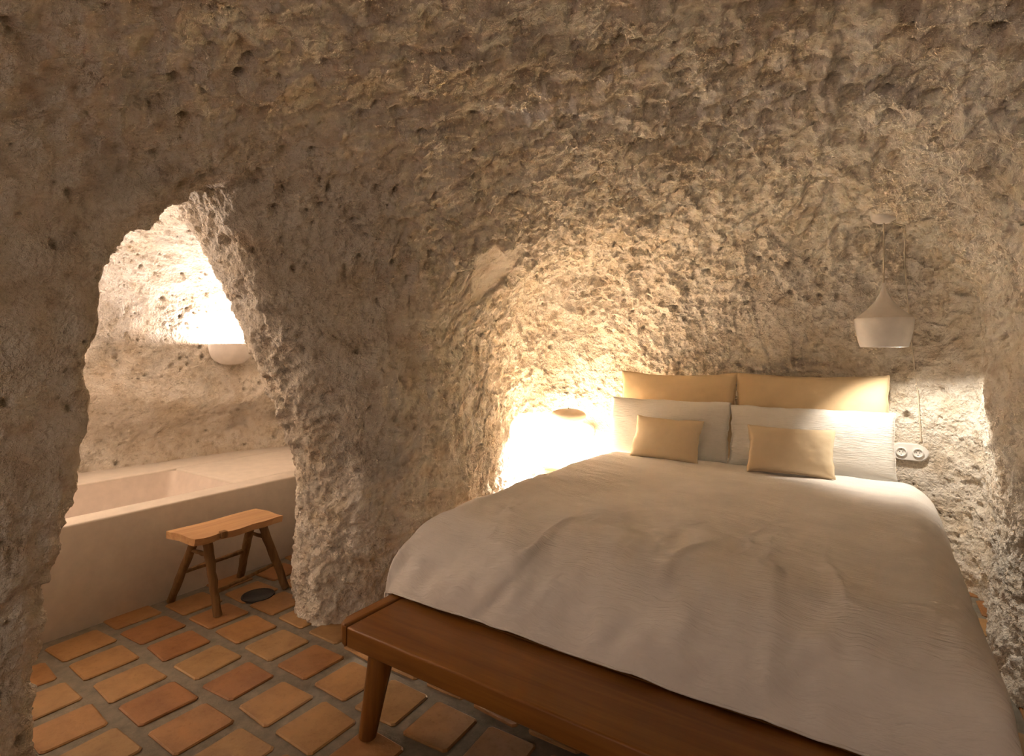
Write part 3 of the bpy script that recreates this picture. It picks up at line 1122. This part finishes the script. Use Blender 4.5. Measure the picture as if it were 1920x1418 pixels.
# ------------------------------------------------------------------ floor drain
dr = empty('floor_drain', (-3.03, 1.865, 0.0))
tag(dr, 'round dark floor drain beside the wooden stool', 'drain')
link('cover', lathe_mesh('cover', [(0.0, 0.0035), (0.078, 0.0035), (0.082, 0.002), (0.082, -0.012)], 40), DRAIN, dr)
link('ring', lathe_mesh('ring', [(0.083, -0.01), (0.083, 0.004), (0.090, 0.004), (0.092, -0.01)], 40), DRAIN, dr)

# ------------------------------------------------------------------ rustic stool
st = empty('stool', (0, 0, 0))
tag(st, 'rustic wooden stool with splayed pole legs in front of bathtub', 'stool')
bm = bmesh.new()
nX, nY = 10, 26
sv = {}
SX0, SX1, SY0, SY1, SZ = -3.245, -2.955, 1.47, 1.985, 0.45
rs = random.Random(5)
front_wob = [0.006 * math.sin(k * 0.7) + rs.uniform(-.003, .003) for k in range(nY + 1)]
for k in range(3, 12):
    front_wob[k] -= 0.012 * math.exp(-((k - 7.5) / 2.0) ** 2)
front_wob[0] -= 0.02; front_wob[1] -= 0.008
for lvl, zz in ((0, SZ - 0.038), (1, SZ)):
    for i in range(nX + 1):
        for j in range(nY + 1):
            a = i / nX
            x = SX0 + (SX1 - SX0) * a + (front_wob[j] * a) - (0.012 if lvl == 0 and i == nX else 0)
            y = SY0 + (SY1 - SY0) * j / nY + (0.02 * (a - 0.5) * (1 - j / nY))
            z = zz + 0.003 * math.sin(x * 30 + 1) + 0.002 * math.sin(y * 14)
            sv[lvl, i, j] = bm.verts.new((x, y, z))
for i in range(nX):
    for j in range(nY):
        bm.faces.new([sv[1, i, j], sv[1, i + 1, j], sv[1, i + 1, j + 1], sv[1, i, j + 1]])
        bm.faces.new([sv[0, i, j], sv[0, i, j + 1], sv[0, i + 1, j + 1], sv[0, i + 1, j]])
for i in range(nX):
    bm.faces.new([sv[0, i, 0], sv[0, i + 1, 0], sv[1, i + 1, 0], sv[1, i, 0]])
    bm.faces.new([sv[0, i, nY], sv[1, i, nY], sv[1, i + 1, nY], sv[0, i + 1, nY]])
for j in range(nY):
    bm.faces.new([sv[0, 0, j], sv[1, 0, j], sv[1, 0, j + 1], sv[0, 0, j + 1]])
    bm.faces.new([sv[0, nX, j], sv[0, nX, j + 1], sv[1, nX, j + 1], sv[1, nX, j]])
link('seat', bm_mesh(bm, 'seat', True, 35), PALE_Y, st)
link('bark_knot', box_mesh('bark_knot', (SX1 - 0.040, 1.612, SZ - 0.034), (SX1 - 0.003, 1.648, SZ + 0.0045), 0.006, 2), BARK_Z, st)['label'] = 'dark bark knot in the seat edge'


def pole(name, a, b, r0, r1, seed):
    rr = random.Random(seed)
    a, b = Vector(a), Vector(b)
    n = 9
    pts = [a.lerp(b, k / n) + Vector((rr.uniform(-.003, .003), rr.uniform(-.003, .003), 0)) * (0 if k in (0, n) else 1) for k in range(n + 1)]
    rad = [r0 + (r1 - r0) * k / n + rr.uniform(-.0018, .0018) for k in range(n + 1)]
    return link(name, tube_mesh(name, pts, rad, 12, True, 0.05, seed), BARK_Z, st)


FT = [((-3.045, 1.575, 0.415), (-2.975, 1.60, 0.0)), ((-3.15, 1.575, 0.415), (-3.375, 1.545, 0.0)),
      ((-3.05, 1.90, 0.415), (-2.99, 2.02, 0.0)), ((-3.15, 1.90, 0.415), (-3.37, 1.955, 0.0))]
for k, (a, b) in enumerate(FT):
    pole('leg', a, b, 0.025, 0.022, 20 + k)
lp = lambda k, t: Vector(FT[k][0]).lerp(Vector(FT[k][1]), t)
pole('stretcher', lp(1, 0.56) , lp(3, 0.52), 0.013, 0.013, 31)
pole('stretcher', lp(0, 0.70), lp(2, 0.62), 0.011, 0.011, 32)
pole('stretcher', lp(0, 0.22), lp(1, 0.22), 0.011, 0.011, 33)
pole('stretcher', lp(2, 0.22), lp(3, 0.22), 0.011, 0.011, 34)

# ------------------------------------------------------------------ wall sconce over the bathtub
def sconce(x, y, z, rz, watts, label):
    root = empty('wall_sconce', (x, y, z), rz)
    tag(root, label, 'lamp', 'gypsum wall sconces')
    prof = [(0.172, 0.0), (0.171, -0.03), (0.164, -0.075), (0.148, -0.115), (0.120, -0.148), (0.080, -0.168), (0.035, -0.176), (0.0, -0.178)]
    inner = [(max(r - 0.008, 0), z_ + (0.008 if z_ < 0 else 0)) for r, z_ in prof]
    link('bowl', lathe_mesh('bowl', inner[::-1] + prof, 40, -math.pi / 2, math.pi / 2), GYPSUM, root)
    # back of the fitting: the bowl's own outline, let into the rock
    bm = bmesh.new()
    out = [(-r, z_) for r, z_ in prof] + [(r, z_) for r, z_ in prof[-2::-1]]
    fr = [bm.verts.new((0.0, a_, z_)) for a_, z_ in out]
    bk = [bm.verts.new((-0.14, a_ * 0.9, z_ * 0.9 - 0.004)) for a_, z_ in out]
    for k in range(len(out)):
        k2 = (k + 1) % len(out)
        bm.faces.new((fr[k], fr[k2], bk[k2], bk[k]))
    bm.faces.new(fr)
    bm.faces.new(bk)
    link('back_plate', bm_mesh(bm, 'back_plate', True, 30), GYPSUM, root)
    b_ = link('bulb', lathe_mesh('bulb', [(0.0, -0.07), (0.02, -0.065), (0.028, -0.05), (0.02, -0.03), (0.0, -0.025)], 20), glow('sconce_bulb', WARM_BATH, 6.0), root)
    b_.location = (0.08, 0, 0)
    pl = bpy.data.lights.new('sconce_light', 'POINT')
    pl.energy = watts
    pl.color = WARM_BATH
    pl.shadow_soft_size = 0.03
    po = bpy.data.objects.new('lamp_light', pl)
    COL.objects.link(po)
    po.parent = root
    po.location = (0.09, 0, -0.02)


p, nrm = hit((0, 0, H), pix_ray(433, 662))
SCN = Vector(p) + (Vector((0, 0, H)) - Vector(p)).normalized() * 0.10
sconce(SCN.x, SCN.y, 1.495, math.radians(-38), SCONCE_W, 'half-bowl gypsum wall sconce shining up, seen through the arch')
sconce(-4.70, 0.15, 1.495, 0.0, SCONCE_W * 4.6, 'added half-bowl wall sconce, out of view, to brighten the lower bath wall')  # added fill lamp, hidden from the camera, lifts the lower bath wall
